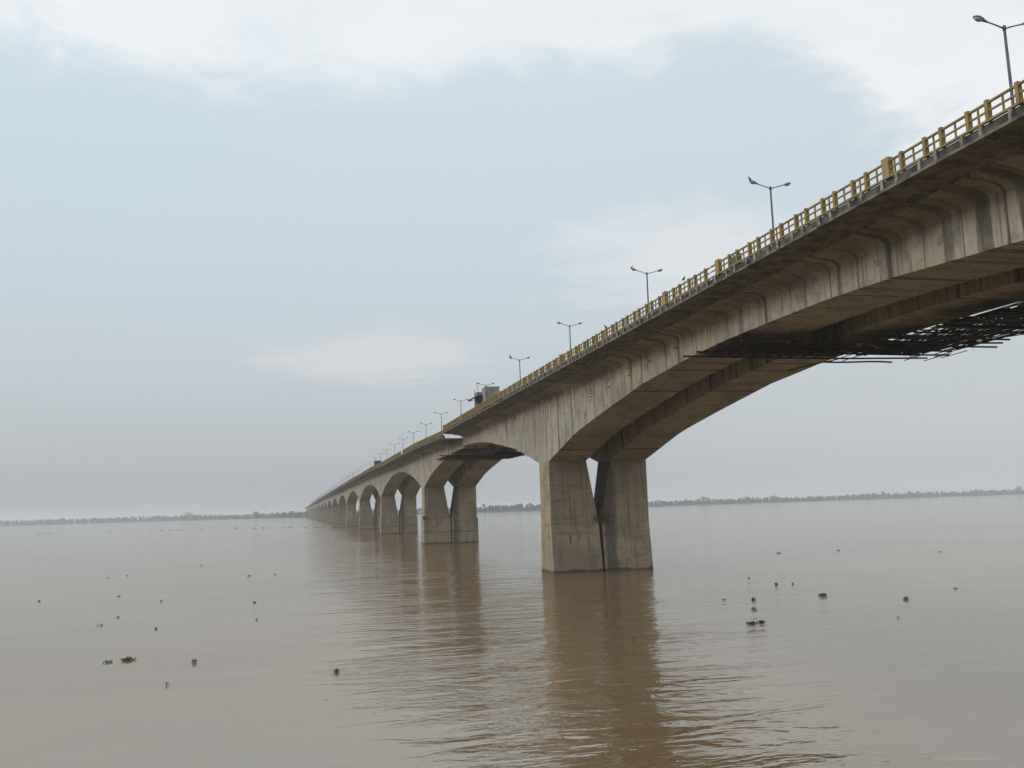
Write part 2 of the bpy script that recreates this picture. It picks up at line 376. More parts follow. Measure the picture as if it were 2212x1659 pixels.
def tree(az, h, w, label, palm=False, seed=1, dd=6):
    rn = random.Random(seed); p = bank_pt(az, dd)
    t = empty('palm_tree' if palm else 'broad_tree', (p.x, p.y, 1.0))
    tr = MB()
    if palm:
        tr.tube([(0, 0, 0), (.3, 0, h*.5), (.8, 0, h*.93)], [.42, .34, .26], 7)
        tr.build('trunk', M_bark, t)
        cr = MB()
        for i in range(20):
            an = i*2.4; dz = rn.uniform(-.5, .9); L = w*rn.uniform(.8, 1.1); pts = []
            for k in range(5):
                q = k/4; pts.append(Vector((.8+math.cos(an)*L*q, math.sin(an)*L*q, h*.93+L*(dz*q-.9*q*q))))
            side = Vector((-math.sin(an), math.cos(an), 0))
            for k in range(4):
                w0 = (.9, 1.3, 1.1, .7, .2)[k]; w1 = (.9, 1.3, 1.1, .7, .2)[k+1]
                cr.add([pts[k]-side*w0, pts[k]+side*w0, pts[k+1]+side*w1, pts[k+1]-side*w1], [(0, 1, 2, 3)])
        cr.build('crown', M_tree2, t)
    else:
        tr.tube([(0, 0, 0), (.2, .1, h*.3), (.1, -.2, h*.6)], [.8, .6, .35], 7)
        for i in range(4):
            an = i*1.7; tr.tube([(.1, 0, h*.3), (math.cos(an)*w*.4, math.sin(an)*w*.4, h*.62)], [.35, .15], 5)
        tr.build('trunk', M_bark, t)
        cr = MB(); crown(cr, (0, 0, h*.62), w*.5, w*.5, h*.38, 330, 1.3, rn); cr.build('crown', M_tree2, t)
    tag(t, label, 'tree', 'trees standing out of the far treeline'); return t
tree(25.3, 22, 28, 'tallest rounded tree on the far bank, just right of the nearest pier', seed=1)
tree(27.75, 19, 22, 'second domed tree to the right of the nearest pier, far bank', seed=2)
tree(29.27, 20, 26, 'broad flat-topped tree right of two domed trees on the far bank', seed=3)
tree(35.44, 23, 14, 'dark upright tree rising over the right-hand far bank', seed=4)
tree(34.92, 20, 10, 'thin tree just left of a dark upright tree, right far bank', seed=5)
tree(36.89, 20, 15, 'small rounded tree right of the dark upright one on the far bank', seed=6)
tree(40.28, 23, 18, 'low dome-shaped tree on the bank below the hanging scaffold platform', seed=7)
tree(42.4, 30, 26, 'tree at the right edge of the photo on the far bank', seed=8)
tree(11.54, 18, 5, 'lone palm seen through the second open arch, left end of its trees', palm=True, seed=9)
tree(13.79, 17, 12, 'bushy tree in the middle of the second open arch, far bank', seed=10)
tree(14.46, 17, 5.5, 'palm close to the nearest pier, seen through the second open arch', palm=True, seed=11)
tree(-12.78, 22, 22, 'lump of taller trees on the far bank at the far left', seed=12)
tree(-6.05, 26, 40, 'wide dark clump rising on the left far bank, leftmost of the wide ones', seed=13)
tree(-2.2, 19, 22, 'rounded tree midway along the left bank towards the bridge end', seed=14)
tree(-.35, 17, 26, 'dark clump of trees where the bridge reaches the left bank', seed=15)
# mast
mp = bank_pt(-1.72, 60); mt = MB()
for i in range(14):
    z0 = i*2.6; w0 = .9-.05*i; w1 = .9-.05*(i+1)
    for sx, sy in ((1, 1), (1, -1), (-1, -1), (-1, 1)):
        mt.tube([(sx*w0, sy*w0, z0), (sx*w1, sy*w1, z0+2.6)], .09, 4)
    mt.tube([(w0, w0, z0), (-w1, w1, z0+2.6)], .05, 4); mt.tube([(-w0, -w0, z0), (w1, -w1, z0+2.6)], .05, 4)
tag(mt.build('lattice_mast', M_cable, loc=(mp.x, mp.y, 1)), 'faint thin lattice mast above the left bank trees', 'mast')

# ------------------------------------------------------------------ bridge
S = 121.065; CX = 39.286                      # axis of symmetry between the two carriageways
def pier_s(k): return -3.3 if k == 0 else (117.79 if k == 1 else 116.13+(k-1)*S)
def hinge(k): return -63.8 if k < 0 else (57.2 if k == 0 else 177.5+(k-1)*S if k > 0 else 0)   # hinge right after unit k
NU = 24
HT = [(2.46, 14.47), (14.5, 17.15), (18.5, 17.7), (24.4, 18.5), (30.9, 19.3), (36.6, 20.0), (42.6, 20.4), (46.5, 20.68), (52.8, 20.93), (61, 20.98)]
DT = [(57.3, 0), (177.4, -.03), (177.45, -.85), (198, -.48), (223, -.1), (250, -.04), (272, .1), (308, .3), (332, .5), (376, .72), (441, .9), (520, 1.05), (667, 1.25), (900, 1.4), (4000, 1.4)]
def dz(s):
    v = lerp(DT, s)
    if s > 260:
        k = round((s-116.13)/S); v -= .22*(abs(s-116.13-k*S)/60.5)**2
    return v
def zb(s, k):
    u = abs(s-pier_s(k)); z = lerp(HT, u)
    if k == 2 and s < pier_s(2): z -= .45*(u/60)**2
    if k > 2: z -= .15*(u/60)**2
    return z
bridge = empty('road_bridge', (CX, pier_s(1), 0))
tag(bridge, 'long weathered concrete twin road bridge on splayed piers crossing the muddy river', 'bridge')
bridge_off = Vector((-CX, -pier_s(1), 0))
def bpart(mb, name, mats, parent=None, **kw):
    o = mb.build(name, mats, **kw)
    if parent is None: o.parent = bridge; o.location = bridge_off
    else: o.parent = parent
    return o
def mir(x, side): return x if side == 0 else 2*CX-x
ZR = 24.05
for k in range(NU):
    s0 = hinge(k-1)+(.14 if k == 2 else .07); s1 = hinge(k)-(.12 if k == 1 else .07); ps = pier_s(k)
    st = 2.91 if k < 4 else 6.0
    ss = [s0]; q = ps
    grid = [66.6+i*2.91 for i in range(-60, 1200)] if k < 4 else [ps+i*st for i in range(-12, 13)]
    ss += [g for g in grid if s0+.3 < g < s1-.3 and abs(abs(g-ps)-2.46) > .3]+[ps-2.46, ps+2.46, s1]; ss = sorted(ss)
    for side in (0, 1):
        g = MB(); rings = []
        for s in ss:
            b = zb(s, k); d = dz(s)
            tp = 23.50 if not (k == 2 and side == 0 and s < 187) else 23.225
            sec = [(32.486, b), (32.486, 22.62+d), (32.36, 22.86+d), (32.0, 23.03+d), (31.4, 23.13+d), (30.62, 23.20+d), (30.60, tp+d), (38.8, tp+d), (38.3, 23.1+d), (37.75, 22.85+d), (37.614, 22.6+d), (37.614, b)]
            rings.append([(mir(x, side), s, z) for x, z in sec])
        g.rings(rings); go = bpart(g, 'box_girder', M_girder)
        g = MB(); rings = []
        sl = ss
        if k == 2 and side == 0:      # the sagging length starts with an open pit behind its kerb beam
            sl = [187.0]+[q for q in ss if q > 187.4]
            a = [(x, s, z+dz(s)) for s in (s0, 187.0) for x, z in ((28.27, 23.47), (28.27, 23.60), (28.44, 23.63), (28.46, 24.04), (28.86, 23.99), (28.86, 23.50), (28.7, 23.45))]
            g.rings([a[:7], a[7:]]); g.rings([[(x, s, z+dz(s)) for x, z in ((28.85, 23.20), (28.85, 23.24), (38.9, 23.24), (38.9, 23.12), (30.5, 23.12))] for s in (s0, 187.0)])
        for s in sl:
            d = dz(s)
            sec = [(28.27, 23.47+d), (28.27, 23.60+d), (28.44, 23.63+d), (28.46, 24.04+d), (39.08, 23.99+d), (39.08, 23.42+d), (38.9, 23.38+d), (30.5, 23.32+d)]
            rings.append([(mir(x, side), s, z) for x, z in sec])
        n = 8; f0 = len(g.f); g.rings(rings)
        for i in range(len(rings)-1):
            g.m[f0+i*n+1] = 1; g.m[f0+i*n+2] = 1
            g.m[f0+i*n+3] = 2
        if side == 0 and k < 6:       # little brackets carrying the railing posts
            s = s0+.4; i = 0
            while s < s1-.2:
                if s > -20:
                    d = dz(s); sk = .05*noise.noise(Vector((s*3, 0, 0)))
                    g.rings([[(28.285, s-.1+sk, 23.59+d), (28.435, s-.1, 23.59+d), (28.435, s+.1, 23.59+d), (28.285, s+.1+sk, 23.59+d)],
                             [(28.30, s-.1, 24.047+d), (28.435, s-.1, 24.03+d), (28.435, s+.1, 24.03+d), (28.30, s+.1, 24.047+d)]], mi=3)
                s += (1.68, 1.13)[i % 2]; i += 1
        bpart(g, 'deck_slab', [M_slab, M_kerb, M_asph, M_brk])
        # pier shaft: splayed inner edge, battered or stepped foot
        p = MB()
        def ring(z, xi, t, lat=0.0): return [(mir(32.486-lat, side), ps-t, z), (mir(xi, side), ps-t, z), (mir(xi, side), ps+t, z), (mir(32.486-lat, side), ps+t, z)]
        h = 2.456
        if k <= 1:
            p.rings([ring(-2.5, 39.15, h+.98), ring(0, 39.13, h+.72), ring(6.3, 39.0, h), ring(14.465, 37.614, h)])
            po = bpart(p, 'pier', M_pier)
        else:
            p.rings([ring(6.35, 39.02, h), ring(14.465, 37.614, h)]); po = bpart(p, 'pier', M_pier)
            p = MB(); p.rings([ring(-2.5, 39.16, h+.38, .30), ring(6.28, 39.12, h+.32, .26), ring(6.348, 39.05, h+.26, .2)])
            pl = p.build('plinth', M_pier); pl.parent = po
# form-tie slots on the web face of the nearest girder
sb = MB(); sb.box(-.03, .02, -.26, .26, -.06, .06)
first = None
for s, z in [(72.9, 22.0), (79, 21.8), (84.9, 22.1), (84.6, 21.3), (90.6, 21.8), (90.7, 21.0), (96.6, 21.4), (96.6, 21.05), (96.7, 20.7), (139.8, 21.5), (139.9, 20.7), (139.9, 21.05), (145.7, 21.6), (145.8, 21.0), (151.9, 22.0), (151.9, 21.3), (157.9, 22.3), (158.2, 21.6), (163.8, 22.4), (163.9, 21.8)]:
    loc = Vector((32.474, s, z))+bridge_off
    if first is None: first = sb.build('iron_bracket', M_slot); first.parent = bridge; first.location = loc
    else: inst(first, bridge, loc)

# ------------------------------------------------------------------ railings, one per length of deck between hinges
def rail_strip(mb, s0, s1, x0, x1, za, zb_, step=3.0):
    n = max(1, int((s1-s0)/step)); rs = []
    for i in range(n+1):
        s = s0+(s1-s0)*i/n; d = dz(s)
        rs.append([(x0, s, za+d), (x1, s, za+d), (x1, s, zb_+d), (x0, s, zb_+d)])
    mb.rings(rs)
postm = MB(); postm.box(-.11, .11, -.085, .085, 0, .95)
blockm = MB(); blockm.box(-.14, .14, -.26, .26, 0, 1.04)
mullm = MB(); mullm.box(-.035, .035, -.035, .035, 0, .74)
protos = {}
def place(name, mb, mat, parent, loc):
    if name not in protos: o = mb.build(name, mat); o.parent = parent; o.location = loc; protos[name] = o; return o
    return inst(protos[name], parent, loc)
blocks = [37.3, 55.7, 65.8, 95.2, 125.6, 155.9, 176.8, 178.3, 216.5, 277, 296.8, 298.4, 338, 369, 399]
ords = ['nearest', 'second', 'third', 'fourth', 'fifth', 'sixth', 'seventh', 'eighth', 'ninth', 'tenth']
for k in range(NU):
    s0 = hinge(k-1)+.12; s1 = hinge(k)-.12
    if k < 10: lab = ['ochre painted concrete railing on the nearest deck length at the photo right edge', 'ochre concrete railing between the scaffold hinge and the second hinge step, full length in view', 'ochre railing stepping down beyond the second hinge, with the sag'][k] if k < 3 else 'ochre railing of the %s deck length counted from the photo right edge' % ords[k]
    else: lab = 'far hazy ochre railing of the bridge beyond the tenth deck length'
    rl = empty('bridge_railing', (28.39, (s0+s1)/2, ZR+dz((s0+s1)/2)))
    tag(rl, lab, 'railing', 'ochre railings along the near deck edge' if k < 10 else 'far ochre railings')
    off = -Vector(rl.location)
    def rp(mb, name, m): o = mb.build(name, m); o.parent = rl; o.location = off; return o
    if k < 3:
        for nm, za, zc, xa, xc in (('bottom_rail', 24.06, 24.16, 28.32, 28.46), ('middle_rail', 24.48, 24.55, 28.35, 28.43), ('top_rail', 24.84, 24.92, 28.33, 28.45)):
            mb = MB()
            if k == 2: rail_strip(mb, s0, 246.9, xa, xc, za, zc); rail_strip(mb, 250.3, s1, xa, xc, za, zc)
            else: rail_strip(mb, s0, s1, xa, xc, za, zc)
            rp(mb, nm, M_ochre)
    else:
        mb = MB()
        for za, zc in ((24.06, 24.20), (24.47, 24.56), (24.83, 24.93)): rail_strip(mb, s0, s1, 28.32, 28.46, za, zc, 6)
        s = s0+.4; i = 0
        while s < s1-.1:
            d = dz(s); mb.box(28.26, 28.53, s-.1, s+.1, 24.055+d, 25.0+d); s += (1.68, 1.13)[i % 2]; i += 1
        rp(mb, 'rail_frame', M_ochre)
        continue
    # posts: phase fixed by the photographed ones on the nearest length
    s = (28.95-2.81*32) if k == 0 else s0+.45 if k == 2 else 28.95+2.81*10+.9
    i = 0; posts = []
    while s < s1-.1:
        if s > s0+.1 and not (247 < s < 250.2): posts.append(s)
        s += (1.68, 1.13)[i % 2]; i += 1
    for a_, s in enumerate(posts):
        bl = [b for b in blocks if abs(b-s) < .9 and b > s0]
        if bl and abs(bl[0]-s) == min(abs(bl[0]-t) for t in posts):
            place('end_block', blockm, M_ochre_hi, rl, Vector((28.40, s, ZR+dz(s)))+off)
        else: place('post', postm, M_ochre, rl, Vector((28.395, s+random.uniform(-.02, .02), ZR+dz(s)))+off)
        if a_+1 < len(posts):
            q = (s+posts[a_+1])/2
            if k < 2 and q > 0: place('upright_bar', mullm, M_ochre, rl, Vector((28.39, q, ZR+.105+dz(q)))+off)
# far-side parapet of the downstream deck
for k in range(0, 4):
    s0 = hinge(k-1)+.12; s1 = hinge(k)-.12; mb = MB()
    for za, zc in ((24.06, 24.20), (24.47, 24.56), (24.83, 24.93)): rail_strip(mb, s0, s1, 50.11, 50.25, za, zc, 6)
    s = s0+.4; i = 0
    while s < s1-.1:
        d = dz(s); mb.box(50.08, 50.29, s-.1, s+.1, 23.99+d, 25.0+d); s += (1.68, 1.13)[i % 2]; i += 1
    tag(mb.build('bridge_railing', M_ochre), 'hidden ochre railing on the far edge of the second carriageway, deck length %s' % ords[k], 'railing')

# ------------------------------------------------------------------ lamp posts on the median
def make_lamp():
    t = empty('lamp_post', (0, 0, 0))
    b = MB(); b.tube([(0, 0, 0), (0, 0, .9), (0, 0, .95), (0, 0, 5.5), (0, 0, 5.55), (0, 0, 10.78)], [.16, .16, .125, .105, .095, .075], 10)
    b.tube([(0, 0, 10.66), (0, 0, 10.92)], .10, 10); b.build('pole', M_pole, t, smooth=True)
    for sg in (-1, 1):
        b = MB(); b.tube([(0, 0, 10.74), (sg*.45, 0, 10.90), (sg*.95, 0, 11.04), (sg*1.15, 0, 11.09)], [.045, .042, .04, .04], 8); b.build('arm', M_pole, t, smooth=True)
        L = [(0, .05, .05, 0), (.06, .075, .06, 0), (.22, .10, .075, .0), (.40, .17, .10, .02), (.62, .19, .115, .03), (.80, .165, .10, .02), (.92, .08, .06, .0), (.95, .02, .02, 0)]
        dr = Vector((sg*.955, 0, .295)).normalized(); up = Vector((-dr.z*sg, 0, abs(dr.x))); o = Vector((sg*1.05, 0, 11.06)); rs = []
        for (q, w, hh, oz) in L:
            c = o+dr*q+up*oz
            rs.append([c+Vector((0, 1, 0))*(w*math.cos(2*math.pi*i/12))+up*(hh*math.sin(2*math.pi*i/12)*(1.0 if math.sin(2*math.pi*i/12) > 0 else .45)) for i in range(12)])
        b = MB(); b.rings(rs); hd = b.build('lamp_head', M_head, t, smooth=True)
        rs = []
        for (q, w, hh) in ((.34, .05, .02), (.40, .12, .08), (.55, .15, .14), (.70, .145, .14), (.82, .10, .08), (.87, .04, .02)):
            c = o+dr*q-up*.03
            rs.append([c+Vector((0, 1, 0))*(w*math.cos(math.pi*i/8))-up*(hh*math.sin(math.pi*i/8)) for i in range(9)])
        b = MB(); b.rings(rs); b.build('glass_bowl', M_glass, hd, smooth=True)
    return t
lamp0 = make_lamp()
def ordn(n):
    w = ['first', 'second', 'third', 'fourth', 'fifth', 'sixth', 'seventh', 'eighth', 'ninth', 'tenth', 'eleventh', 'twelfth', 'thirteenth', 'fourteenth', 'fifteenth', 'sixteenth', 'seventeenth', 'eighteenth', 'nineteenth', 'twentieth']
    return w[n]
lamp_s = [40.5, 67.0, 95.3, 125.6, 156.1, 185.9, 216.4, 247.2, 278.0, 308.5, 339.6, 369.7, 400.5, 431, 461.5, 492, 522.5, 553, 583.2, 613.5]
lamp_labels = {0: 'tall double-armed lamp cut by the right edge of the photo', 1: 'double-armed lamp post with a bird on its left head, second from the right',
               2: 'double-armed lamp post third from the right, with a small bird on its left head', 3: 'double-armed lamp post fourth from the right, without any bird',
               4: 'double-armed lamp post fifth from the right, the last one before the grey cabin', 5: 'double-armed lamp post standing right behind the grey cabin',
               6: 'double-armed lamp post just left of the dark awning', 7: 'double-armed lamp post standing over the step in the railing'}
for i, s in enumerate(lamp_s):
    o = lamp0 if i == 0 else copy_tree(lamp0, (0, 0, 0))
    o.location = (CX, s, 23.995+dz(s)*.75 if i != 5 else 23.995-.5)
    o.rotation_euler = (R(random.uniform(-.5, .5)), R(random.uniform(-.5, .5)), R(random.uniform(-3, 3)))
    tag(o, lamp_labels.get(i, '%s double-armed lamp post counted from the right along the bridge' % ordn(i)), 'street lamp', 'double-armed lamp posts along the bridge')
fb = MB()                                    # distant lamps, too small for parts
fb.tube([(0, 0, 0), (0, 0, 10.8)], .15, 5)
for sg in (-1, 1):
    fb.tube([(0, 0, 10.75), (sg*1.1, 0, 11.05)], .05, 4); fb.tube([(sg*1.05, 0, 11.05), (sg*1.5, 0, 11.2), (sg*1.95, 0, 11.3)], [.07, .17, .08], 6)
s = 643.8; fl = None
while s < 2300:
    loc = (CX, s, 23.995+dz(s))
    if fl is None: fl = fb.build('lamp_post', M_pole, loc=loc); o = fl
    else: o = inst(fl, None, loc)
    tag(o, 'tiny hazy double-armed lamp post on the farthest stretch of the bridge', 'street lamp', 'far hazy lamp posts'); s += 30.27

# ------------------------------------------------------------------ birds
def make_bird():
    b = MB()   # body along +X: tail to beak
    sec = [(-.24, .012, .012, .0), (-.20, .03, .012, .005), (-.12, .04, .028, .02), (-.05, .062, .055, .045), (.03, .066, .068, .07), (.09, .052, .058, .10), (.125, .036, .042, .128), (.155, .038, .038, .145), (.185, .028, .028, .148), (.205, .012, .014, .143), (.25, .004, .005, .135)]
    b.rings([[(x, w*math.cos(2*math.pi*i/10), z+h*math.sin(2*math.pi*i/10)) for i in range(10)] for x, w, h, z in sec])
    for sg in (-1, 1):
        b.rings([[(x, sg*(y+t*math.cos(a)), z+h*math.sin(a)) for a in (0, 1.57, 3.14, 4.71)] for x, y, t, h, z in ((.07, .05, .012, .03, .085), (-.02, .062, .014, .045, .065), (-.12, .045, .010, .028, .04), (-.21, .022, .006, .01, .02))])
        b.tube([(.015, sg*.022, .02), (.02, sg*.024, -.06)], .006, 4)
        b.tube([(-.01, sg*.024, -.06), (.05, sg*.026, -.06)], .005, 4)
    return b.build('bird', M_bird, smooth=True)
bird0 = None
def lz(i): return lamp_s[i]
for (x, y, z, rz, sc, lab) in ((CX-1.86, 67.0, 35.42, 200, 1.25, 'dark bird leaning on the left head of the second lamp from the right'),
                              (CX-1.70, 95.3, 35.40, 20, 1.15, 'small dark bird on the left head of the third lamp from the right'),
                              (CX-1.80, 156.1, 35.36, 160, 1.5, 'dark bird on the left head of the fifth lamp from the right'),
                              (28.40, 61.6, 25.14, 30, 1.2, 'dark bird perched on the ochre railing, the one nearer the right edge'),
                              (28.40, 79.5, 25.08, 170, 1.2, 'dark bird perched on the ochre railing further left, below the third lamp')):
    if bird0 is None: o = bird0 = make_bird()
    else: o = inst(bird0)
    o.location = (x, y, z); o.rotation_euler = (0, R(-25), R(rz)); o.scale = (sc,)*3; tag(o, lab, 'bird', 'birds perched on the bridge')

# ------------------------------------------------------------------ site cabin on the deck
cb = empty('site_cabin', (31.6, 148, 24.0)); co = -Vector(cb.location)
def cp(mb, nm, m, **k): o = mb.build(nm, m, **k); o.parent = cb; o.location = co; return o
b = MB(); b.box(30.85, 32.48, 147, 149.6, 24.0, 28.68); cp(b, 'tall_wall', M_cabin)
b = MB(); b.box(32.49, 33.32, 147.12, 149.6, 24.0, 28.66); b.box(30.84, 33.33, 147.0, 149.62, 28.69, 28.75); cp(b, 'pale_side_wall', M_cabin2)
b = MB(); b.box(30.05, 30.95, 150.2, 152.4, 23.99, 28.15); b.box(30.0, 31.0, 150.15, 152.45, 28.16, 28.2); cp(b, 'low_wall', M_cabin)
b = MB(); n = 9; top = []; bot = []
for i in range(n):
    q = i/(n-1); x = 28.75+q*2.2; z = 26.75+.85*math.sin(q*1.45)+random.uniform(-.07, .07)
    top.append((x, z))
b.rings([[(x, 149.2+random.uniform(-.15, .15), z), (x, 152.0, z+.25), (x, 152.0, z+.20), (x, 149.3, z-.10-random.uniform(0, .12))] for x, z in top]); cp(b, 'awning', M_tarp)
b = MB()
for i in range(7):
    x = 29.9+i*.17; w = .09+random.random()*.05; zt_ = 27.45; zl = 26.2+random.random()*.7
    b.add([(x-w, 149.15, zt_), (x+w, 149.15, zt_), (x+w*.6, 149.1, zl), (x-w*.8, 149.12, zl+.15)], [(0, 1, 2, 3)]); b.add([(x-w, 149.17, zt_), (x+w, 149.17, zt_), (x+w*.6, 149.12, zl), (x-w*.8, 149.14, zl+.15)], [(3, 2, 1, 0)])
cp(b, 'hanging_cloth', M_tarp)
b = MB(); b.tube([(29.55, 149.3, 24.0), (29.5, 149.3, 28.5)], .045, 6); cp(b, 'support_pole', M_steel)
b = MB(); b.tube([(28.35, 149.3, 26.52), (29.9, 149.3, 26.72)], .035, 6); cp(b, 'support_pole', M_steel)
b = MB(); b.tube([(30.35, 150.3, 28.1), (30.05, 150.3, 29.9)], .04, 6); cp(b, 'antenna', M_steel)
b = MB(); b.tube([(30.95, 150.3, 28.1), (30.95, 150.3, 28.65)], .03, 6); cp(b, 'antenna', M_steel)
tag(cb, 'grey panel site cabin with ragged dark awning and poles, standing on the bridge deck', 'cabin')

# teal board
b = MB(); b.box(28.95, 29.05, 53.75, 55.0, 23.99, 24.98); b.box(28.93, 28.949, 53.72, 55.03, 24.94, 25.02); tag(b.build('teal_board', M_teal), 'small teal board standing behind the ochre railing', 'board')

# trucks
def make_truck():
    t = empty('truck')
    b = MB(); b.box(-1.15, 1.15, -3.2, 2.4, .95, 3.05); b.box(-1.18, 1.18, -3.2, -3.1, .9, 3.12); b.build('cargo_body', M_truck, t)
    b = MB(); b.rings([[(x*sx, y, z) for x, y in ((-1.05, 2.55), (1.05, 2.55), (1.05, y1), (-1.05, y1))] for sx, z, y1 in ((1, .6, 4.4), (1, 1.6, 4.4), (.92, 2.6, 4.0))]); b.build('cab', M_cabin, t)
    b = MB(); b.box(-.45, .45, -3.1, 4.1, .55, .94); b.build('chassis', M_steel, t)
    for x, y in ((-.95, 3.3), (.95, 3.3), (-.95, -1.6), (.95, -1.6)):
        b = MB(); b.rings([[(x+dx, y+.5*rr*math.cos(2*math.pi*i/16), .5+.5*rr*math.sin(2*math.pi*i/16)) for i in range(16)] for dx, rr in ((-.15, .9), (-.12, 1), (.12, 1), (.15, .9))]); b.build('wheel', M_tyre, t)
    return t
tr0 = make_truck(); tr0.location = (30.45, 348, 23.995+dz(348)); tag(tr0, 'dark truck on the deck, small, behind the railing left of the second hinge', 'truck', 'trucks on the bridge')
t2 = copy_tree(tr0, (30.6, 1240, 23.995+dz(1240))); tag(t2, 'tiny far truck near the vanishing end of the bridge', 'truck', 'trucks on the bridge')

# ------------------------------------------------------------------ hanging scaffold platforms under the hinges
def platform(name, label, s0, s1, xl, xr, z, seed, cross, hang, pieces):
    rn = random.Random(seed); t = empty(name, ((xl+xr)/2, (s0+s1)/2, z)); off = -Vector(t.location)
    def pp(mb, nm, m): o = mb.build(nm, m); o.parent = t; o.location = off; return o
    for (s, a, c, zz) in cross:
        b = MB(); n = 6; b.tube([(a+(c-a)*i/n, s+.08*math.sin(i*1.3+s), z+zz+.05*math.sin(i*.9+s)) for i in range(n+1)], .075, 6); pp(b, 'cross_beam', M_steel)
    for (xa, xb, sa, sb_, zz) in pieces:                          # mats of timber laid across the beams
        b = MB(); y = sa
        while y < sb_:
            w = rn.uniform(.16, .30); e0 = rn.uniform(-.35, .35); e1 = rn.uniform(-.5, .6); q = rn.uniform(-.03, .05)
            nseg = max(2, int((xb-xa)/1.5)); rs = []
            for i in range(nseg+1):
                x = xa+e0+(xb+e1-xa-e0)*i/nseg; zc = z+zz+.12+q+.07*noise.noise(Vector((x*.6, y*.5, seed)))
                rs.append([(x, y, zc), (x, y+w, zc), (x, y+w, zc+.05), (x, y, zc+.05)])
            if rn.random() > .05: b.rings(rs)
            y += w+rn.choice((.0, .01, .02, .03, .02, *((.8, .5) if xa > 42.5 else (.16,))))
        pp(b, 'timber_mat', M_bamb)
    for (x, s, zt_) in hang:
        b = MB(); b.tube([(x, s, z-.35), (x+.02, s, zt_)], .02, 4); pp(b, 'hanger_cable', M_cable)
    return t, pp, rn
crossA = [(45.6, 43.4, 53.2, .0), (47.6, 43.2, 51.8, .0), (49.2, 43, 52.0, .0), (51.0, 42.5, 51.0, .0), (52.4, 42.6, 51.4, 0), (54.4, 42.2, 52.2, 0), (56.3, 41.5, 52.0, -.02), (58.2, 31, 53.0, 0), (59.9, 29.9, 53.9, -.02), (61.6, 30.2, 51.2, 0), (63.1, 29.8, 52.2, -.04), (65.1, 29.6, 51.6, -.06), (66.9, 43, 49.5, -.08)]
piecesA = [(31.0, 36, 59.8, 64.8, 0), (36, 42, 59.2, 64.6, .03), (42.2, 49.4, 57.4, 64.0, 0), (42.8, 50.2, 51.0, 57.2, -.1), (43.2, 51.2, 44.5, 50.8, -.12), (31.5, 37.2, 63.6, 65.2, -.05), (37.5, 43, 64.0, 65.3, -.03), (46.0, 49.5, 53.6, 55.0, .0), (47.4, 50.8, 47.6, 49.0, .0), (48.5, 51.6, 59.0, 61.0, .0)]
hangA = [(x, s, 21.3+.0*s) for x, s in ((34.2, 46), (36.5, 53), (45.5, 47), (46.9, 50.5), (46.8, 55.5), (46.9, 60), (33, 64), (45.9, 65.2), (41, 66))]
tA, ppA, rnA = platform('scaffold_platform', 'dark ragged hanging scaffold platform under the nearest hinge, lit by holes', 45, 66, 30, 52, 19.95, 3, crossA, [], piecesA)
for (x, s) in ((45.2, 50.2), (46.8, 47.0), (46.9, 52.5), (46.7, 57.5), (47.2, 62.0), (50.0, 50), (50.1, 58), (32.2, 60.5), (32.0, 64.2), (37.9, 56), (38.6, 61), (43.5, 45.5)):
    b = MB(); zt_ = 23.4 if x > 47.1 or x < 32.4 or 37.7 < x < 40.9 else 21.0
    b.tube([(x, s, 19.3), (x+.03, s, zt_)], .018, 4); ppA(b, 'hanger_cable', M_cable)
for i in range(18):                                            # joists along the bridge, under the mats
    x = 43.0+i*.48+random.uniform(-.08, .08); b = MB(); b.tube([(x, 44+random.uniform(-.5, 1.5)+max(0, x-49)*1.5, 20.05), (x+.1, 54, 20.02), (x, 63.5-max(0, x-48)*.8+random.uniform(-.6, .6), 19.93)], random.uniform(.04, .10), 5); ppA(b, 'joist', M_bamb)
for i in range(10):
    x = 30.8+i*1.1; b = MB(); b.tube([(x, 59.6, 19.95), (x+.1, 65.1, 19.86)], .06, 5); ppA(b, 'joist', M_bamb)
# loose timbers poking out crosswise, and bent sheets
for i in range(20):
    s = 60.0+random.uniform(-1, 5.5); x = 43.0+i*.5; L = random.uniform(1.2, 2.6)
    b = MB(); b.tube([(x-.25, s+L*.5, 19.80), (x+.25, s-L*.6, 20.0)], .035, 5); ppA(b, 'loose_timber', M_bamb)
b = MB(); b.tube([(41.2, 69.4, 19.55), (43.8, 66.0, 19.95)], .045, 5); ppA(b, 'loose_timber', M_bamb)
b = MB(); b.tube([(50.0, 58.2, 20.0), (53.6, 54.4, 20.2)], .04, 5); ppA(b, 'loose_timber', M_bamb)
for (x, s, w, l, h) in ((44.4, 49.0, .9, 1.0, .22), (45.0, 47.0, .8, .9, .3), (43.8, 51.5, 1.0, 1.0, .15), (45.8, 45.4, .9, .9, .28)):
    b = MB(); n = 6
    b.rings([[(x+(i/n-.5)*w*2, s+(j/3-.5)*l*1.6, 20.12+h*(math.sin(math.pi*i/n)**1.5)*(1-.35*j/3)+random.uniform(-.04, .05)) for j in range(4)]+[(x+(i/n-.5)*w*2, s+(j/3-.5)*l*1.6, 20.07) for j in (3, 2, 1, 0)] for i in range(n+1)])
    ppA(b, 'bent_sheet', M_bamb)
tag(tA, 'dark ragged hanging scaffold platform full of holes under the nearest hinge', 'scaffold')
crossB = [(171.0, 38, 48.2, .05), (174.2, 31, 46.5, .06), (177.0, 27.6, 46.2, .05), (180.2, 28.6, 45.8, .02), (184.0, 29, 45.0, -.03), (188.0, 29.3, 44.5, -.08), (191.5, 29.6, 43.0, -.12)]
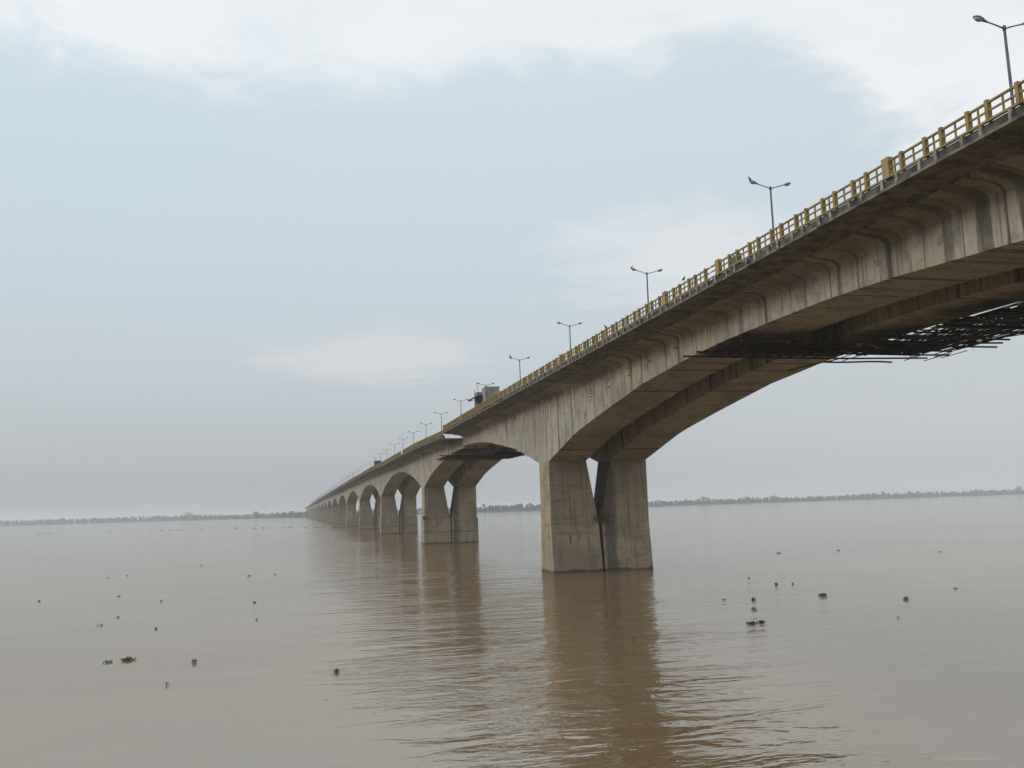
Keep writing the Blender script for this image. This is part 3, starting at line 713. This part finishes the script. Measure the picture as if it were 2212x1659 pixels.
piecesB = [(30, 45, 177, 190.5, -.1), (29.5, 36.5, 178.5, 184.5, .05), (29.3, 36, 184.8, 191.4, -.05), (36.8, 43, 176.2, 183, .03), (36.4, 42.6, 183.5, 190.8, -.04), (43.0, 46.5, 173, 181, .06), (43, 45.6, 181.4, 189, .0), (38, 47.5, 170.6, 175.8, .08)]
tB, ppB, rnB = platform('scaffold_platform', 'smaller dark scaffold platform hanging across the arch under the second hinge', 170, 192, 28, 47, 19.05, 5, crossB, [], piecesB)
for (x, s, zt_) in ((29.6, 178, 23.2), (31.0, 182, 22.9), (31.9, 184.5, 22.6), (30.2, 187.5, 23.0), (31.8, 190.5, 22.8), (29.4, 183, 23.0), (38.4, 180, 21), (46.9, 176, 23), (47.2, 173, 23.4)):
    b = MB(); b.tube([(x, s, 18.6), (x, s, zt_)], .025, 4); ppB(b, 'hanger_cable', M_cable)
for i in range(16):
    x = 29.5+i*1.15; b = MB(); s = 178+random.uniform(-1, 1) if x < 36 else 172+random.uniform(-1.5, 1.5)
    b.tube([(x, s, 19.15), (x+random.uniform(-.5, .5), s-random.uniform(-.5, .5), 19.2+random.uniform(.35, .75))], .03, 4); ppB(b, 'loose_timber', M_bamb)
b = MB(); b.tube([(43.5, 171.0, 18.2), (44.6, 170.5, 19.2)], .05, 5); ppB(b, 'loose_timber', M_bamb)
tag(tB, 'smaller dark scaffold platform hanging across the arch under the second hinge', 'scaffold')

# ------------------------------------------------------------------ shrubs growing on the piers
def shrub(name, loc, r, n, label, seed):
    rn = random.Random(seed); t = empty(name, loc); f = MB()
    for i in range(n):
        d = Vector((rn.gauss(0, .5), rn.gauss(0, .4), rn.gauss(0, .42)))*r
        a = Vector((rn.gauss(0, 1), rn.gauss(0, 1), rn.gauss(0, 1))).normalized(); b = a.orthogonal().normalized(); c = a.cross(b); q = .07*rn.uniform(.6, 1.4)
        p = d+Vector((0, 0, r*.3)); f.add([p+b*q*1.5, p+c*q*.6, p-b*q*1.5, p-c*q*.6], [(0, 1, 2, 3)])
    f.build('foliage', M_bush, t); s = MB()
    for i in range(6):
        s.tube([(0, .1, -.1), (rn.gauss(0, .2)*r, rn.gauss(0, .15)*r, r*.2), (rn.gauss(0, .5)*r, rn.gauss(0, .3)*r, r*rn.uniform(0, .7))], [.03, .02, .008], 4)
    s.build('stem', M_bark, t); tag(t, label, 'shrub'); return t
shrub('wall_shrub', (39.3, 115.0, 6.6), 1.0, 420, 'green shrub rooted in the dark cleft between the two nearest pier shafts', 1)
shrub('wall_shrub', (32.25, 234.6, 6.5), .6, 260, 'small dark shrub on the plinth ledge of the second pier', 2)

# ------------------------------------------------------------------ floating water hyacinth and debris
def hyacinth(w, dens, seed, tall=1.0):
    rn = random.Random(seed); f = MB(); n = int(24*dens*max(w, .3)*2.2)
    if dens > 1.7: f.rings([[(w*.36*q*math.cos(2*math.pi*i/10)*rn.uniform(.8, 1.1), w*.24*q*math.sin(2*math.pi*i/10)*rn.uniform(.8, 1.1), zz) for i in range(10)] for q, zz in ((.95, -.06), (1, .004), (.7, .02))], mi=2)
    for i in range(n):
        a = rn.uniform(0, 6.28); q = rn.random()**.8*w*.5
        x, y = math.cos(a)*q, math.sin(a)*q*.75
        h = rn.uniform(.02, .13)*tall*(1.15-q/w)*min(1.2, .5+w)
        tx, ty = x*1.05+rn.gauss(0, .02), y*1.05+rn.gauss(0, .02)
        f.tube([(x*.8, y*.8, -.02), (tx, ty, h)], .006, 4, mi=0 if rn.random() < .8 else 1)
        nrm = Vector((rn.gauss(0, .7), rn.gauss(0, .7)-.3, 1)).normalized(); b = nrm.orthogonal().normalized(); c = nrm.cross(b)
        rr = rn.uniform(.03, .06); ctr = Vector((tx, ty, h+rr*.3))
        f.add([ctr+(b*math.cos(k*1.0472)*rr*1.15+c*math.sin(k*1.0472)*rr*.9)+nrm*(.012 if k % 2 else 0) for k in range(6)], [(0, 1, 2, 3, 4, 5)], 0 if rn.random() < .75 else 2)
    return f
PL = [(-10.0, 61.7, .86, 2.2, 1.2, 'largest dense green water hyacinth raft on the left water'),
 (-11.1, 61.2, .57, .7, .8, 'thin sparse hyacinth clump just left of the largest left raft'),
 (-5.9, 59.0, .42, 1.0, 1.7, 'upright hyacinth clump with a pale stalk, right of the largest left raft'),
 (-6.4, 51.7, .27, .5, 1.5, 'single straggling hyacinth sprig nearest the bottom left'),
 (2.2, 52.0, .29, 1.8, 1.5, 'small bushy hyacinth clump left of the bridge reflection'),
 (-3.9, 96.0, .34, 1.2, 1.2, 'small hyacinth clump, upper of two in line left of the reflection'),
 (-3.1, 80.3, .21, .8, 1.2, 'tiny hyacinth clump, lower of two in line left of the reflection'),
 (-19.3, 112.2, .29, 1.2, 1, 'tiny dark clump above another one on the left water'),
 (-15.2, 88.5, .27, .8, 1, 'tiny pale clump below a dark one on the left water'),
 (-27.3, 111.2, .29, 1.5, 1, 'tiny dark clump nearest the left edge of the photo'),
 (-15.7, 82.9, .60, .5, .5, 'flat broken strand of floating leaves on the left water'),
 (-10.6, 77.8, .16, 1, 1.4, 'tiny speck of weed above the largest left raft'),
 (-13.6, 103.2, .16, 1, 1, 'tiny far speck of weed in the middle of the left water'),
 (-6.4, 138.7, .57, 1.0, .8, 'far small hyacinth clump below the row of far piers, largest of its specks'),
 (38.7, 73.7, .47, 1.8, 1.5, 'rounded hyacinth clump, top one of the column right of the nearest pier'),
 (35.2, 67.0, .50, .9, 1.2, 'looser hyacinth clump, middle one of the column right of the nearest pier'),
 (31.05, 59.6, .69, 2.2, 1.0, 'left half of the joined dark hyacinth rafts right of the reflection'),
 (31.95, 59.9, .59, 2.2, 1.0, 'right half of the joined dark hyacinth rafts right of the reflection'),
 (45.5, 73.7, .80, 2.2, 1.2, 'broad dark hyacinth raft alone on the right water'),
 (49.5, 67.7, .51, 1.6, 1.5, 'rounded hyacinth clump farthest right on the right water'),
 (47.6, 85.5, .45, 1.6, 1.4, 'small dark hyacinth clump above the broad right raft'),
 (49.2, 85.0, .40, .8, 1.3, 'faint hyacinth clump just right of a small dark one'),
 (48.8, 93.6, .32, 1.3, 1.2, 'tiny dark clump close to the water line right of the nearest pier'),
 (75.6, 134.4, .94, 1.2, .8, 'far flat raft of weed on the right water near its ripples'),
 (21.4, 57.2, .22, .6, .5, 'tiny green sprig floating inside the pier reflection'),
 (36.7, 75.3, .34, .6, .4, 'thin flat sliver of weed left of the hyacinth column'),
 (-16.4, 175.5, .36, 1, .8, 'far speck of weed below the floating debris line, centre left'),
 (-2.8, 139.2, .28, 1, .8, 'far speck of weed right of the far small hyacinth clump'),
 (-25.3, 153.6, .24, 1, .8, 'far speck of weed, left part of the water, right of a pair'),
 (-27.4, 149.8, .23, 1, .8, 'far speck of weed, left part of the water, left of a pair'),
 (58.6, 73.0, .57, .5, .7, 'pale scattered weed strand near the right edge of the photo'),
 (41.6, 57.9, .22, .5, 1.2, 'faint sprig below the rounded clump on the right water'),
 (86.4, 134.5, .65, .8, .6, 'far faint weed raft, right water, left of two'),
 (94.5, 120.3, .47, .8, .6, 'far faint weed raft, right water, right of two')]
for i, (x, y, w, dn, ta, lab) in enumerate(PL):
    o = hyacinth(w, dn, 40+i, ta).build('water_hyacinth', [M_hya if i < 5 or i == 24 else M_hya2, M_root, M_hya2], loc=(x, y, .0))
    o.rotation_euler = (0, 0, random.uniform(-.3, .3))
    tag(o, lab, 'floating plant', 'water hyacinth clumps adrift')
far = [hyacinth(1.5, .9, 900+i, 1.6).build('water_hyacinth', [M_hya2, M_root, M_hya2]) for i in range(3)]
rn = random.Random(5)
for i in range(64):
    az = rn.choice((rn.uniform(-14, 4.5), rn.uniform(-9, 3))); dd = lerp([(-14, 760), (-5, 700), (1, 600), (5, 520)], az)+rn.gauss(0, 14)+(rn.random() < .25)*rn.uniform(0, 180)
    o = far[i] if i < 3 else inst(far[i % 3]); a = R(az)
    o.location = (math.sin(a)*dd, math.cos(a)*dd, 0); q = rn.uniform(.5, 2.0); o.scale = (q*1.5, q, q*.8); o.rotation_euler = (0, 0, rn.uniform(0, 6))
    tag(o, 'tiny dark weed clump in the far floating line across the river', 'floating plant', 'weed clumps in the far floating line')
b = MB(); b.rings([[(x, w*math.cos(2*math.pi*i/10), .015+h*math.sin(2*math.pi*i/10)) for i in range(10)] for x, w, h in ((-.10, .01, .005), (-.08, .045, .022), (0, .05, .028), (.06, .04, .024), (.09, .022, .015), (.11, .018, .012))])
tag(b.build('floating_litter', M_white, smooth=True, loc=(1.35, 44.8, .0)), 'small white piece of litter floating below the bushy hyacinth clump', 'litter')

# ------------------------------------------------------------------ hazy air
hb = MB(); hb.box(XB0-60, XB1+60, YB0-60, YB1+60, -4, 42)
hz = hb.build('haze', [])
hm = bpy.data.materials.new('haze'); hm.use_nodes = True; hn = hm.node_tree; hn.nodes.clear()
ho = hn.nodes.new('ShaderNodeOutputMaterial'); pv = hn.nodes.new('ShaderNodeVolumePrincipled')
pv.inputs['Color'].default_value = (.89, .95, 1, 1); pv.inputs['Density'].default_value = .00021; pv.inputs['Anisotropy'].default_value = .1
hn.links.new(pv.outputs[0], ho.inputs['Volume']); hz.data.materials.append(hm)
tag(hz, kind='stuff'); hz.display_type = 'WIRE'
